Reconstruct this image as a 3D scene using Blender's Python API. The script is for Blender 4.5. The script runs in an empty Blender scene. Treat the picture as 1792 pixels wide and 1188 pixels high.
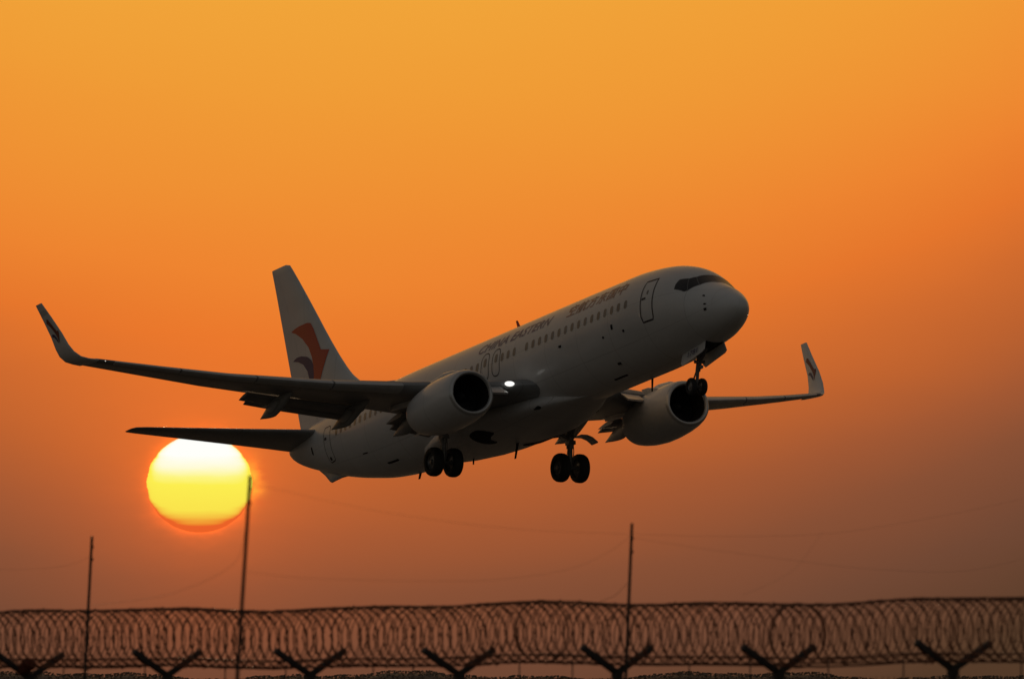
import bpy, bmesh, math, random
from mathutils import Vector, Matrix, Euler
R = math.radians
random.seed(7)
sc = bpy.context.scene
col = sc.collection

# ------------------------------------------------------------------ camera
cd = bpy.data.cameras.new('camera')
cam = bpy.data.objects.new('camera', cd); col.objects.link(cam)
cam.location = (0, 0, 1.7); cam.rotation_euler = (R(91.9), 0, 0)
cd.sensor_fit = 'HORIZONTAL'; cd.sensor_width = 36.0; cd.lens = 408.6
cd.clip_start = 0.5; cd.clip_end = 60000
cd.dof.use_dof = True; cd.dof.focus_distance = 450.0; cd.dof.aperture_fstop = 8.5
sc.camera = cam
sc.view_settings.view_transform = 'Standard'; sc.view_settings.look = 'None'
sc.view_settings.exposure = 0.0; sc.view_settings.gamma = 1.0

# ------------------------------------------------------------------ sky
def lin(c):
    return tuple((v / 255 / 12.92) if v / 255 <= .04045 else ((v / 255 + .055) / 1.055) ** 2.4 for v in c)
SUN_AZ, SUN_EL = -1.54, 1.19
world = bpy.data.worlds.new('World'); sc.world = world; world.use_nodes = True
nt = world.node_tree; nt.nodes.clear()
def N(t, **k):
    n = nt.nodes.new(t)
    for a, b in k.items(): setattr(n, a, b)
    return n
def M(op, a, b=None, c=None, clamp=False):
    n = N('ShaderNodeMath', operation=op, use_clamp=clamp)
    for i, v in enumerate((a, b, c)):
        if v is None: continue
        if isinstance(v, (int, float)): n.inputs[i].default_value = v
        else: nt.links.new(v, n.inputs[i])
    return n.outputs[0]
def mixc(kind, fac, a, b):
    n = N('ShaderNodeMix', data_type='RGBA', blend_type=kind)
    n.clamp_result = False
    for k, v in ((0, fac), (6, a), (7, b)):
        if isinstance(v, (int, float)): n.inputs[k].default_value = v
        elif isinstance(v, tuple): n.inputs[k].default_value = v
        else: nt.links.new(v, n.inputs[k])
    return n.outputs[2]
tc = N('ShaderNodeTexCoord'); sx = N('ShaderNodeSeparateXYZ'); nt.links.new(tc.outputs['Generated'], sx.inputs[0])
X, Y, Z = sx.outputs
el = M('MULTIPLY', M('ARCSINE', Z), 57.2958)
az = M('MULTIPLY', M('ARCTAN2', X, Y), 57.2958)
da = M('SUBTRACT', az, -0.75)
da2 = M('MINIMUM', M('MULTIPLY', da, da), 20.0)
nz = N('ShaderNodeTexNoise'); nz.inputs['Scale'].default_value = 22.0; nz.inputs['Detail'].default_value = 3.0
mpn = N('ShaderNodeMapping'); mpn.inputs['Scale'].default_value = (1, 1, 3.5)
nt.links.new(tc.outputs['Generated'], mpn.inputs[0]); nt.links.new(mpn.outputs[0], nz.inputs[0])
wob = M('MULTIPLY', M('SUBTRACT', nz.outputs[0], 0.5), 0.22)
ee = M('ADD', M('SUBTRACT', el, M('MULTIPLY', da2, 0.070)), wob)
ramp = N('ShaderNodeValToRGB'); cr = ramp.color_ramp
stops = [(-3.0, (60, 44, 34)), (-0.3, (84, 59, 41)), (0.25, (113, 72, 52)), (0.65, (136, 80, 53)), (0.95, (162, 88, 51)), (1.25, (189, 98, 47)),
         (1.55, (208, 107, 46)), (1.85, (229, 118, 44)), (2.2, (237, 132, 48)), (2.6, (239, 144, 51)), (3.1, (240, 156, 54)), (3.7, (241, 166, 58))]
E0, E1 = -3.0, 3.8
while len(cr.elements) < len(stops): cr.elements.new(0.5)
for e_, (p, c) in zip(cr.elements, stops):
    e_.position = (p - E0) / (E1 - E0); e_.color = lin(c) + (1,)
nt.links.new(M('DIVIDE', M('SUBTRACT', ee, E0), E1 - E0, clamp=True), ramp.inputs[0])
# the evening glow fades upward and away from the sunset
fu = M('EXPONENT', M('MULTIPLY', M('MAXIMUM', M('SUBTRACT', el, 4.0), 0.0), -1 / 15.0))
aa = M('DIVIDE', M('MAXIMUM', M('SUBTRACT', M('ABSOLUTE', da), 3.5), 0.0), 36.0)
fa = M('EXPONENT', M('MULTIPLY', M('MULTIPLY', aa, aa), -1.0))
glow = mixc('MULTIPLY', 1.0, ramp.outputs[0], (1, 1, 1, 1))
gm = N('ShaderNodeVectorMath', operation='SCALE'); nt.links.new(glow, gm.inputs[0]); nt.links.new(M('MULTIPLY', fu, fa), gm.inputs[3])
# aureole round the sun
SUNV = Vector((math.sin(R(SUN_AZ)) * math.cos(R(SUN_EL)), math.cos(R(SUN_AZ)) * math.cos(R(SUN_EL)), math.sin(R(SUN_EL))))
rx = M('SUBTRACT', az, SUN_AZ); ry = M('MULTIPLY', M('SUBTRACT', el, SUN_EL), 1.05)
rr = M('SQRT', M('ADD', M('MULTIPLY', rx, rx), M('MULTIPLY', ry, ry)))
nr = N('ShaderNodeTexNoise'); nr.inputs['Scale'].default_value = 420.0; nr.inputs['Detail'].default_value = 4.0
mpr = N('ShaderNodeMapping'); mpr.inputs['Scale'].default_value = (1, 1, 2.2); nt.links.new(tc.outputs['Generated'], mpr.inputs[0]); nt.links.new(mpr.outputs[0], nr.inputs[0])
rr = M('ADD', rr, M('MULTIPLY', M('SUBTRACT', nr.outputs[0], .5), .07))
au1 = M('EXPONENT', M('DIVIDE', M('MAXIMUM', M('SUBTRACT', rr, 0.25), 0.0), -0.030))
au2 = M('EXPONENT', M('DIVIDE', M('MAXIMUM', M('SUBTRACT', rr, 0.25), 0.0), -0.30))
a1 = N('ShaderNodeVectorMath', operation='SCALE'); a1.inputs[0].default_value = (0.56, 0.055, 0.0); nt.links.new(au1, a1.inputs[3])
a2 = N('ShaderNodeVectorMath', operation='SCALE'); a2.inputs[0].default_value = (0.26, 0.034, 0.0); nt.links.new(au2, a2.inputs[3])
s1 = N('ShaderNodeVectorMath', operation='ADD'); nt.links.new(gm.outputs[0], s1.inputs[0]); nt.links.new(a1.outputs[0], s1.inputs[1])
s2 = N('ShaderNodeVectorMath', operation='ADD'); nt.links.new(s1.outputs[0], s2.inputs[0]); nt.links.new(a2.outputs[0], s2.inputs[1])
lx = M('SUBTRACT', rx, 0.262); ly = M('SUBTRACT', ry, 0.02)
lr = M('ADD', M('MULTIPLY', M('MULTIPLY', lx, lx), 1 / .0024), M('MULTIPLY', M('MULTIPLY', ly, ly), 1 / .0085))
lob = M('MULTIPLY', M('EXPONENT', M('MULTIPLY', lr, -1.0)), M('MAXIMUM', M('MULTIPLY_ADD', M('SUBTRACT', nr.outputs[0], .5), 5.0, 0.75), 0.0))
a3 = N('ShaderNodeVectorMath', operation='SCALE'); a3.inputs[0].default_value = (0.55, 0.22, 0.01); nt.links.new(lob, a3.inputs[3])
s3 = N('ShaderNodeVectorMath', operation='ADD'); nt.links.new(s2.outputs[0], s3.inputs[0]); nt.links.new(a3.outputs[0], s3.inputs[1]); s2 = s3
bg1 = N('ShaderNodeBackground'); nt.links.new(s2.outputs[0], bg1.inputs[0]); bg1.inputs[1].default_value = 1.0
sky = N('ShaderNodeTexSky'); sky.sky_type = 'NISHITA'; sky.sun_disc = False
sky.sun_elevation = R(2.5); sky.sun_rotation = R(SUN_AZ); sky.dust_density = 4.0; sky.air_density = 1.0; sky.ozone_density = 1.0
# Nishita dome fills everything the glow does not reach
inv = M('SUBTRACT', 1.0, M('MULTIPLY', fu, fa), clamp=True)
dome = mixc('MIX', 0.62, sky.outputs[0], (0.98, 0.85, 0.75, 1))
dm = N('ShaderNodeVectorMath', operation='SCALE'); nt.links.new(dome, dm.inputs[0]); nt.links.new(inv, dm.inputs[3])
bg2 = N('ShaderNodeBackground'); nt.links.new(dm.outputs[0], bg2.inputs[0]); bg2.inputs[1].default_value = 0.098
ad = N('ShaderNodeAddShader'); nt.links.new(bg1.outputs[0], ad.inputs[0]); nt.links.new(bg2.outputs[0], ad.inputs[1])
ow = N('ShaderNodeOutputWorld'); nt.links.new(ad.outputs[0], ow.inputs[0])

# ------------------------------------------------------------------ sun lamp
sl = bpy.data.lights.new('sun_lamp', 'SUN'); sl.energy = 2.0; sl.angle = R(0.55); sl.color = (1.0, 0.66, 0.38)
so = bpy.data.objects.new('sun_lamp', sl); col.objects.link(so)
ld = Vector((math.sin(R(SUN_AZ)) * math.cos(R(2.5)), math.cos(R(SUN_AZ)) * math.cos(R(2.5)), math.sin(R(2.5))))
so.rotation_euler = (-ld).to_track_quat('-Z', 'Y').to_euler()

# ------------------------------------------------------------------ materials
def mat(name, color, rough=0.5, metal=0.0, var=0.0, scale=1.5, coat=0.0, emit=None, estr=0.0, stretch=(1, 1, 1), seams=None):
    m = bpy.data.materials.new(name); m.use_nodes = True
    t = m.node_tree; p = t.nodes['Principled BSDF']
    p.inputs['Base Color'].default_value = tuple(color) + (1,)
    p.inputs['Roughness'].default_value = rough; p.inputs['Metallic'].default_value = metal
    p.inputs['Coat Weight'].default_value = coat
    if emit:
        p.inputs['Emission Color'].default_value = tuple(emit) + (1,); p.inputs['Emission Strength'].default_value = estr
    if var > 0:
        tcn = t.nodes.new('ShaderNodeTexCoord'); mp = t.nodes.new('ShaderNodeMapping'); mp.inputs['Scale'].default_value = stretch
        n1 = t.nodes.new('ShaderNodeTexNoise'); n1.inputs['Scale'].default_value = scale; n1.inputs['Detail'].default_value = 6
        t.links.new(tcn.outputs['Object'], mp.inputs[0]); t.links.new(mp.outputs[0], n1.inputs[0])
        mr = t.nodes.new('ShaderNodeMapRange'); mr.inputs[1].default_value = .3; mr.inputs[2].default_value = .7
        mr.inputs[3].default_value = 1 - var; mr.inputs[4].default_value = 1 + var * .4
        t.links.new(n1.outputs[0], mr.inputs[0])
        mx = t.nodes.new('ShaderNodeMix'); mx.data_type = 'RGBA'; mx.blend_type = 'MULTIPLY'; mx.inputs[0].default_value = 1
        mx.inputs[6].default_value = tuple(color) + (1,); t.links.new(mr.outputs[0], mx.inputs[7]); t.links.new(mx.outputs[2], p.inputs['Base Color'])
        mr2 = t.nodes.new('ShaderNodeMapRange'); mr2.inputs[3].default_value = rough * .85; mr2.inputs[4].default_value = min(1, rough * 1.2)
        t.links.new(n1.outputs[0], mr2.inputs[0]); t.links.new(mr2.outputs[0], p.inputs['Roughness'])
    if seams:
        ax, step, w, dk, hoop = seams
        src = p.inputs['Base Color'].links[0].from_socket
        tcn = t.nodes.new('ShaderNodeTexCoord'); sp = t.nodes.new('ShaderNodeSeparateXYZ'); t.links.new(tcn.outputs['Object'], sp.inputs[0])
        def mm(op, a, b=None):
            n = t.nodes.new('ShaderNodeMath'); n.operation = op
            for i, v in enumerate((a, b)):
                if v is None: continue
                if isinstance(v, (int, float)): n.inputs[i].default_value = v
                else: t.links.new(v, n.inputs[i])
            return n.outputs[0]
        ln = mm('LESS_THAN', mm('FRACT', mm('DIVIDE', mm('ADD', sp.outputs[ax], 500.0), step)), w / step)
        if hoop:                                   # lap joints running along the tube
            an = mm('MULTIPLY', mm('ARCTAN2', sp.outputs[1], mm('SUBTRACT', sp.outputs[2], 3.86)), 1.9)
            ln = mm('MAXIMUM', ln, mm('MULTIPLY', mm('LESS_THAN', mm('FRACT', mm('DIVIDE', mm('ADD', an, 50.0), hoop)), w / hoop), .8))
        fac = mm('SUBTRACT', 1.0, mm('MULTIPLY', ln, dk))
        mx = t.nodes.new('ShaderNodeMix'); mx.data_type = 'RGBA'; mx.blend_type = 'MULTIPLY'; mx.inputs[0].default_value = 1
        t.links.new(src, mx.inputs[6]); t.links.new(fac, mx.inputs[7]); t.links.new(mx.outputs[2], p.inputs['Base Color'])
    return m
WHITE = mat('white_paint', (.74, .735, .72), .40, var=.10, scale=.9, coat=.25, stretch=(.35, 1, 1), seams=(0, 2.6, .022, .30, 1.48))
BELLY = mat('belly_paint', (.68, .67, .655), .42, var=.14, scale=.8, stretch=(.3, 1, 1), seams=(0, 1.7, .022, .30, 1.1))
WINGM = mat('wing_grey_paint', (.30, .305, .31), .42, var=.22, scale=.9, stretch=(1, .4, 1), seams=(1, 1.5, .025, .35, 0))
SLAT = mat('bare_slat_metal', (.62, .62, .61), .38, metal=.55, var=.12, scale=2)
FLAPM = mat('flap_grey', (.27, .27, .275), .48, var=.18, scale=2)
GLASS = mat('window_glass', (.014, .014, .016), .28, var=.2, scale=3)
CABIN = mat('cabin_pane', (.22, .205, .185), .3, var=.2, scale=3)
BLIND = mat('cabin_blind', (.27, .255, .24), .4, var=.2, scale=3)
LINE = mat('door_outline_paint', (.035, .032, .04), .5)
FRAME = mat('windscreen_frame_paint', (.15, .145, .14), .5)
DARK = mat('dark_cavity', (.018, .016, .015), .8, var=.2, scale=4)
RUBBER = mat('tyre_rubber', (.022, .021, .02), .75, var=.2, scale=6)
RIM = mat('wheel_rim_metal', (.20, .20, .20), .4, metal=.6, var=.15, scale=6)
STRUT = mat('gear_steel', (.22, .21, .20), .42, metal=.5, var=.2, scale=5)
WLRED = mat('winglet_dark_red', (.21, .035, .022), .4, var=.05)
RED = mat('logo_red', (.62, .062, .020), .38, var=.05)
BLUE = mat('logo_blue', (.026, .030, .14), .38, var=.05)
LETB = mat('letter_blue', (.13, .12, .22), .4)
LETR = mat('letter_red', (.33, .13, .10), .4)
LIPM = mat('polished_lip', (.60, .60, .59), .34, metal=.55, var=.08, scale=3)
FANM = mat('fan_blade_metal', (.06, .06, .065), .45, metal=.6, var=.1, scale=6)
EXH = mat('exhaust_metal', (.16, .14, .12), .4, metal=.8, var=.3, scale=4)
LAMP = mat('landing_lamp', (1, 1, 1), .2, emit=(1, .98, .93), estr=1.1)
STROBE = mat('position_lamp', (1, 1, 1), .2, emit=(1, .96, .85), estr=.9)
POSTM = mat('fence_post_steel', (.045, .044, .042), .65, var=.3, scale=9)
RAZOR = mat('razor_wire_rust', (.24, .10, .05), .65, metal=.15, var=.4, scale=7)
MESHM = mat('fence_mesh_wire', (.10, .095, .085), .6, var=.3, scale=5)
POLEM = mat('pole_dark_paint', (.040, .036, .028), .6, var=.35, scale=3)
WIREM = mat('thin_wire', (.05, .03, .022), .7, var=.2, scale=3)
RAGM = mat('rag_cloth', (.16, .040, .018), .9, var=.4, scale=14)

# ------------------------------------------------------------------ helpers
class MB:
    def __init__(s): s.v = []; s.f = []; s.m = []
    def add(s, vs, fs, mi=0):
        o = len(s.v); s.v += [tuple(v) for v in vs]
        for f in fs: s.f.append(tuple(i + o for i in f)); s.m.append(mi)
    def loft(s, rings, mi=0, close=True, cap0=False, cap1=False):
        n = len(rings[0]); vs = [p for r in rings for p in r]; fs = []
        for i in range(len(rings) - 1):
            for j in range(n if close else n - 1):
                k = (j + 1) % n
                fs.append((i * n + j, i * n + k, (i + 1) * n + k, (i + 1) * n + j))
        if cap0: fs.append(tuple(range(n - 1, -1, -1)))
        if cap1: fs.append(tuple((len(rings) - 1) * n + j for j in range(n)))
        s.add(vs, fs, mi)
    def tube(s, pts, r, n=8, mi=0, caps=True):
        pts = [Vector(p) for p in pts]; rings = []
        rs = r if isinstance(r, (list, tuple)) else [r] * len(pts)
        ref = None
        for i, p in enumerate(pts):
            d = (pts[min(i + 1, len(pts) - 1)] - pts[max(i - 1, 0)]).normalized()
            if ref is None or abs(ref.dot(d)) > .98:
                ref = Vector((0, 0, 1)) if abs(d.z) < .9 else Vector((1, 0, 0))
            u = d.cross(ref).normalized(); w = d.cross(u).normalized(); ref = ref
            rings.append([p + (u * math.cos(2 * math.pi * k / n) + w * math.sin(2 * math.pi * k / n)) * rs[i] for k in range(n)])
        s.loft(rings, mi, True, caps, caps)
    def box(s, c, dx, dy, dz, sx, sy, sz, mi=0):
        c, dx, dy, dz = Vector(c), Vector(dx).normalized(), Vector(dy).normalized(), Vector(dz).normalized()
        vs = [c + dx * sx * a / 2 + dy * sy * b / 2 + dz * sz * d / 2 for a in (-1, 1) for b in (-1, 1) for d in (-1, 1)]
        s.add(vs, [(0, 1, 3, 2), (4, 6, 7, 5), (0, 4, 5, 1), (2, 3, 7, 6), (0, 2, 6, 4), (1, 5, 7, 3)], mi)
    def lathe(s, prof, c, axis, n=28, mi=0):
        # prof: (distance along axis, radius)
        a = Vector(axis).normalized(); ref = Vector((0, 0, 1)) if abs(a.z) < .9 else Vector((1, 0, 0))
        u = a.cross(ref).normalized(); w = a.cross(u).normalized(); c = Vector(c)
        s.loft([[c + a * d + (u * math.cos(2 * math.pi * k / n) + w * math.sin(2 * math.pi * k / n)) * r for k in range(n)] for d, r in prof], mi, True)
    def build(s, name, mats, parent=None, smooth=True, angle=35, bevel=0):
        me = bpy.data.meshes.new(name); me.from_pydata(s.v, [], s.f); me.update()
        for m in (mats if isinstance(mats, (list, tuple)) else [mats]): me.materials.append(m)
        me.polygons.foreach_set('material_index', s.m)
        bm = bmesh.new(); bm.from_mesh(me); bmesh.ops.recalc_face_normals(bm, faces=bm.faces[:]); bm.to_mesh(me); bm.free()
        if smooth:
            me.polygons.foreach_set('use_smooth', [True] * len(me.polygons)); me.set_sharp_from_angle(angle=R(angle))
        o = bpy.data.objects.new(name, me); col.objects.link(o)
        if parent: o.parent = parent
        if bevel:
            b = o.modifiers.new('bevel', 'BEVEL'); b.width = bevel; b.segments = 2; b.limit_method = 'ANGLE'
        return o
def tag(o, label=None, cat=None, group=None, kind=None):
    for k, v in (('label', label), ('category', cat), ('group', group), ('kind', kind)):
        if v: o[k] = v
    return o
def empty(name, loc, rot=(0, 0, 0)):
    o = bpy.data.objects.new(name, None); col.objects.link(o); o.location = loc; o.rotation_euler = rot
    o.empty_display_size = .3
    return o
def pchip(xs, ys):
    n = len(xs); h = [xs[i + 1] - xs[i] for i in range(n - 1)]; d = [(ys[i + 1] - ys[i]) / h[i] for i in range(n - 1)]
    m = [0] * n; m[0] = d[0]; m[-1] = d[-1]
    for i in range(1, n - 1):
        if d[i - 1] * d[i] > 0:
            w1 = 2 * h[i] + h[i - 1]; w2 = h[i] + 2 * h[i - 1]; m[i] = (w1 + w2) / (w1 / d[i - 1] + w2 / d[i])
    def f(x):
        if x <= xs[0]: return ys[0]
        if x >= xs[-1]: return ys[-1]
        lo = 0
        while xs[lo + 1] < x: lo += 1
        t = (x - xs[lo]) / h[lo]
        return (2*t**3 - 3*t*t + 1) * ys[lo] + (t**3 - 2*t*t + t) * h[lo] * m[lo] + (-2*t**3 + 3*t*t) * ys[lo + 1] + (t**3 - t*t) * h[lo] * m[lo + 1]
    return f

# ------------------------------------------------------------------ ground
def ground():
    mb = MB(); n = 96; rings = []
    for r in (0.0, 30, 80, 150, 300, 600, 1200, 2500, 5000, 9000, 16000, 26000):
        rings.append([(max(r, .01) * math.cos(2 * math.pi * k / n), max(r, .01) * math.sin(2 * math.pi * k / n), 0.0) for k in range(n)])
    mb.loft(rings)
    g = mat('dry_grass_ground', (.08, .062, .036), .95, var=.5, scale=.05)
    o = mb.build('ground', g); tag(o, kind='structure')
ground()
def runway():
    mb = MB()
    d = Vector((.482, -.876, 0)); s_ = Vector((.876, .482, 0)); c = Vector((4, 462, .004))
    a, b = c - d * 1900, c + d * 260
    mb.add([a - s_ * 22, a + s_ * 22, b + s_ * 22, b - s_ * 22], [(0, 1, 2, 3)])
    o = mb.build('runway', mat('runway_asphalt', (.05, .05, .05), .85, var=.3, scale=.2), smooth=False); tag(o, kind='structure')
runway()

# ------------------------------------------------------------------ the airliner
# aircraft frame: s metres aft of the nose, y to port, z up from the fuselage axis; x = -s
H, P_, RO = R(-61.0123), R(10.1453), R(-1.7561)
ORG = Vector((-19.79, 0, -3.86))                 # Empty between the main wheels
ROT = Euler((RO, -P_, H), 'XYZ')
plane = empty('airplane', Vector((9.0410, 453.868, 18.875)) + ROT.to_matrix() @ ORG, ROT)
tag(plane, 'white twin-engine passenger jet climbing over the fence with its landing gear down', 'airplane')
def L(p): return (-p[0] - ORG.x, p[1] - ORG.y, p[2] - ORG.z)   # (s, y, z) -> mesh coordinates
def AV(s, y, z): return Vector(L((s, y, z)))

SEC = [(0.12,-0.74,-0.74,0.0),(0.13,-0.66,-0.83,.085),(0.155,-0.58,-0.91,.165),(0.23,-0.46,-1.03,.28),(0.4,-0.31,-1.17,.41),(0.7,-0.11,-1.33,.61),(1.1,0.13,-1.47,.83),(1.6,0.37,-1.61,1.05),
(2.0,0.56,-1.69,1.20),(2.35,0.80,-1.75,1.35),(2.75,1.10,-1.81,1.45),(3.2,1.35,-1.86,1.55),(3.8,1.57,-1.92,1.66),(4.6,1.76,-1.97,1.76),(5.6,1.89,-2.02,1.83),(7.0,1.98,-2.05,1.88),
(14,2.0,-2.05,1.88),(24.0,2.0,-2.05,1.88),(25.5,2.0,-2.07,1.88),(27,1.98,-2.05,1.86),(29,1.94,-1.88,1.74),(31,1.88,-1.53,1.52),(33,1.82,-1.08,1.28),(35,1.70,-.50,.98),(36.5,1.50,-.02,.68),(37.4,1.33,.34,.44),(37.85,1.20,.58,.28),(38.02,1.12,.70,.20)]
SS = [a[0] for a in SEC]
fzt, fzb, fhw = (pchip(SS, [a[k] for a in SEC]) for k in (1, 2, 3))
def zmid(s): return fzb(s) + (fzt(s) - fzb(s)) * .52
def hull(s, th):
    zt, zb, hw, m = fzt(s), fzb(s), fhw(s), zmid(s)
    c, sn = math.cos(th), math.sin(th)
    return Vector((s, hw * c, m + ((zt - m) if sn > 0 else (m - zb)) * sn))
def hulln(s, th):
    a = hull(s + .02, th) - hull(s - .02, th); b = hull(s, th + .01) - hull(s, th - .01)
    n = a.cross(b).normalized()
    c = hull(s, th) - Vector((s, 0, zmid(s)))
    return n if n.dot(c) > 0 else -n
def hp(s, th, off=.006): return L(hull(s, th) + hulln(s, th) * off)
def th_of_z(s, z):                                # starboard side angle at height z
    m = zmid(s); k = (z - m) / ((fzt(s) - m) if z > m else (m - fzb(s)))
    return math.pi - math.asin(max(-1, min(1, k)))

def fuselage():
    mb = MB(); n = 96
    st = [0.12, .125, .13, .14, .155, .18, .21, .25, .3, .36, .43, .52, .62, .75] + [.9 + .15 * i for i in range(34)] + [6.2, 6.8, 7.4, 8.5] + [9.5 + i for i in range(15)] + [24.5 + .4 * i for i in range(34)] + [38.02]
    mb.loft([[L(hull(s, 2 * math.pi * k / n)) for k in range(n)] for s in st], 0, True, False, True)
    return mb.build('fuselage', WHITE, plane, angle=50)
fus = fuselage()
tail_end = MB(); tail_end.lathe([(0, .12), (.06, .125), (.07, .10), (-.1, .09), (-.1, .001)], L((38.02, 0, .91)), (-1, 0, .15), 20)
tail_end.build('tail_exhaust', EXH, fus)

def decal(name, polys, fn, m, parent, cut=.25, offs=None):
    """flat outlines (u, v) -> triangulated, cut fine, mapped to the surface by fn"""
    bm = bmesh.new()
    for poly in polys:
        bm.faces.new([bm.verts.new((u, v, 0)) for u, v in poly])
    return decal_bm(name, bm, fn, m, parent, cut)
def decal_bm(name, bm, fn, m, parent, cut=.25):
    us = [v.co.x for v in bm.verts]; vs = [v.co.y for v in bm.verts]
    for lo, hi, ax in ((min(us), max(us), 0), (min(vs), max(vs), 1)):
        k = int((hi - lo) / cut)
        for i in range(1, k + 1):
            co = [0, 0, 0]; co[ax] = lo + (hi - lo) * i / (k + 1); no = [0, 0, 0]; no[ax] = 1
            bmesh.ops.bisect_plane(bm, geom=bm.verts[:] + bm.edges[:] + bm.faces[:], plane_co=co, plane_no=no)
    bmesh.ops.triangulate(bm, faces=bm.faces[:])
    for v in bm.verts: v.co = Vector(fn(v.co.x, v.co.y))
    me = bpy.data.meshes.new(name); bm.to_mesh(me); bm.free()
    me.materials.append(m); o = bpy.data.objects.new(name, me); col.objects.link(o); o.parent = parent
    return o
def smooth_closed(pts, n=6):
    out = []; k = len(pts)
    for i in range(k):
        p0, p1, p2, p3 = (Vector(pts[(i + j - 1) % k]) for j in range(4))
        for a in range(n):
            t = a / n
            out.append(tuple(.5 * (2 * p1 + (p2 - p0) * t + (2 * p0 - 5 * p1 + 4 * p2 - p3) * t * t + (-p0 + 3 * p1 - 3 * p2 + p3) * t ** 3)))
    return out
def rrect(w, h, r, n=5, cx=0, cy=0):
    out = []
    for qx, qy, a0 in ((1, 1, 0), (-1, 1, 90), (-1, -1, 180), (1, -1, 270)):
        for i in range(n + 1):
            a = R(a0 + 90 * i / n)
            out.append((cx + qx * (w / 2 - r) + r * math.cos(a), cy + qy * (h / 2 - r) + r * math.sin(a)))
    return out
def ring_mesh(name, outl, w, fn, m, parent):
    """painted outline of width w along a closed curve"""
    mb = MB(); k = len(outl); P1 = []; P2 = []
    # refine
    pts = []
    for i in range(k):
        a, b = Vector(outl[i]), Vector(outl[(i + 1) % k]); q = max(1, int((b - a).length / .12))
        for j in range(q): pts.append(a.lerp(b, j / q))
    k = len(pts)
    for i in range(k):
        t = (pts[(i + 1) % k] - pts[i - 1]).normalized(); nn = Vector((-t.y, t.x))
        P1.append(fn(*(pts[i] + nn * w / 2))); P2.append(fn(*(pts[i] - nn * w / 2)))
    mb.loft([P1, P2])
    return mb.build(name, m, parent, smooth=True)
def side(s, v, off=.006):                          # starboard side: s, v = metres along the skin above z=.45
    th = th_of_z(s, .45) - v / 1.93
    return hp(s, th, off)
# cabin windows
wpoly = rrect(.23, .35, .10)
ws = [6.18 + .541 * k for k in range(16)] + [15.33, 15.84, 16.35] + [18.45 + .52 * k for k in range(26)]
for s in ws:
    decal('passenger_window', [[(s + u, v) for u, v in wpoly]], lambda a, b: side(a, b, .008), random.choice((CABIN, CABIN, BLIND)), fus, .2)
# doors
def zside(s, z, off=.007): return hp(s, th_of_z(s, z), off)
R1 = [(4.30, 1.12), (5.02, 1.12), (5.06, .83), (5.06, .3), (5.06, -.29), (4.98, -.53), (4.30, -.53), (4.25, -.40), (4.25, .43), (4.27, .85)]
o = ring_mesh('front_service_door', R1, .07, zside, LINE, fus)
decal('door_window', [rrect(.13, .18, .06, 5, 4.66, .63)], zside, CABIN, fus)
decal('door_handle', [rrect(.28, .09, .03, 4, 4.86, .40)], zside, LINE, fus)
for c in (16.87, 17.80):
    ring_mesh('overwing_exit', rrect(.62, 1.10, .26, 6, c, .33), .045, zside, LINE, fus)
    decal('exit_window', [rrect(.23, .36, .10, 5, c, .50)], lambda a, b: zside(a, b, .009), CABIN, fus)
ring_mesh('rear_service_door', rrect(.70, 1.45, .14, 5, 32.52, .15), .04, zside, LINE, fus)
decal('door_handle', [rrect(.24, .12, .04, 4, 32.68, .40)], zside, LINE, fus)
decal('door_handle', [rrect(.22, .14, .05, 4, 32.62, -.44)], zside, LINE, fus)
# cockpit glass, (s, angle) corners on the nose, both sides
def thn(s, a, off=.008): return hp(s, R(a), off)
def pane(name, pts, mirror):
    pts = [(s, 180 - a if mirror else a) for s, a in pts]
    bm = bmesh.new(); bm.faces.new([bm.verts.new((s, a / 40, 0)) for s, a in pts])
    decal_bm(name, bm, lambda u, v: thn(u, v * 40), GLASS, fus, .12)
for mir in (False, True):
    fr = [(3.05, 155), (3.09, 146), (3.05, 135.5), (2.70, 125.8), (2.58, 114), (2.55, 90.05), (1.97, 90.05), (2.12, 125), (2.36, 148), (2.5, 153)]
    fr = [(q[0], 180 - q[1] if mir else q[1]) for q in fr]
    bmf = bmesh.new(); bmf.faces.new([bmf.verts.new((q[0], q[1] / 40, 0)) for q in fr])
    decal_bm('windscreen_frame', bmf, lambda u, v: thn(u, v * 40, .004), FRAME, fus, .12)
    pane('cockpit_window', [(3.02, 154), (3.06, 146), (3.02, 136.5), (2.71, 127.5), (2.405, 147.3), (2.5, 152)], mir)
    pane('cockpit_window', [(2.375, 146.6), (2.685, 126.5), (2.555, 115.6), (2.165, 125.6)], mir)
    pane('cockpit_window', [(2.14, 124.4), (2.545, 114.4), (2.53, 91.2), (1.99, 91.3)], mir)
# small probes, vents and hatches on the skin
for s, z, w, h in ((1.56, -.13, .10, .05), (1.42, -.49, .11, .05), (1.41, -.70, .12, .10), (7.29, -.23, .10, .20), (8.09, -.48, .09, .09), (6.49, -.54, .08, .1), (11.52, -.13, .16, .09), (7.92, -1.53, .22, .10)):
    mbp = MB(); c = Vector(zside(s, z, .0)); nn = hulln(s, th_of_z(s, z)); nn = Vector((-nn.x, nn.y, nn.z))
    t = Vector((1, 0, 0)); t = (t - nn * t.dot(nn)).normalized()
    mbp.box(c + nn * .015, t, nn.cross(t), nn, w, h, .05); mbp.build('skin_probe', DARK, fus, smooth=False, bevel=.012)
decal('outflow_vent', [[(8.26, 0), (9.32, 0), (9.32, .10), (8.26, .10)]], lambda u, v: hp(u, R(249.3) - v / 1.9), DARK, fus)
decal('outflow_vent', [rrect(1.0, .10, .04, 4, 27.3, 0)], lambda u, v: hp(u, R(233) - v / 1.9), DARK, fus)
decal('outflow_vent', [rrect(.5, .05, .02, 4, 29.0, 0)], lambda u, v: hp(u, R(212) - v / 1.9), DARK, fus)
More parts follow.
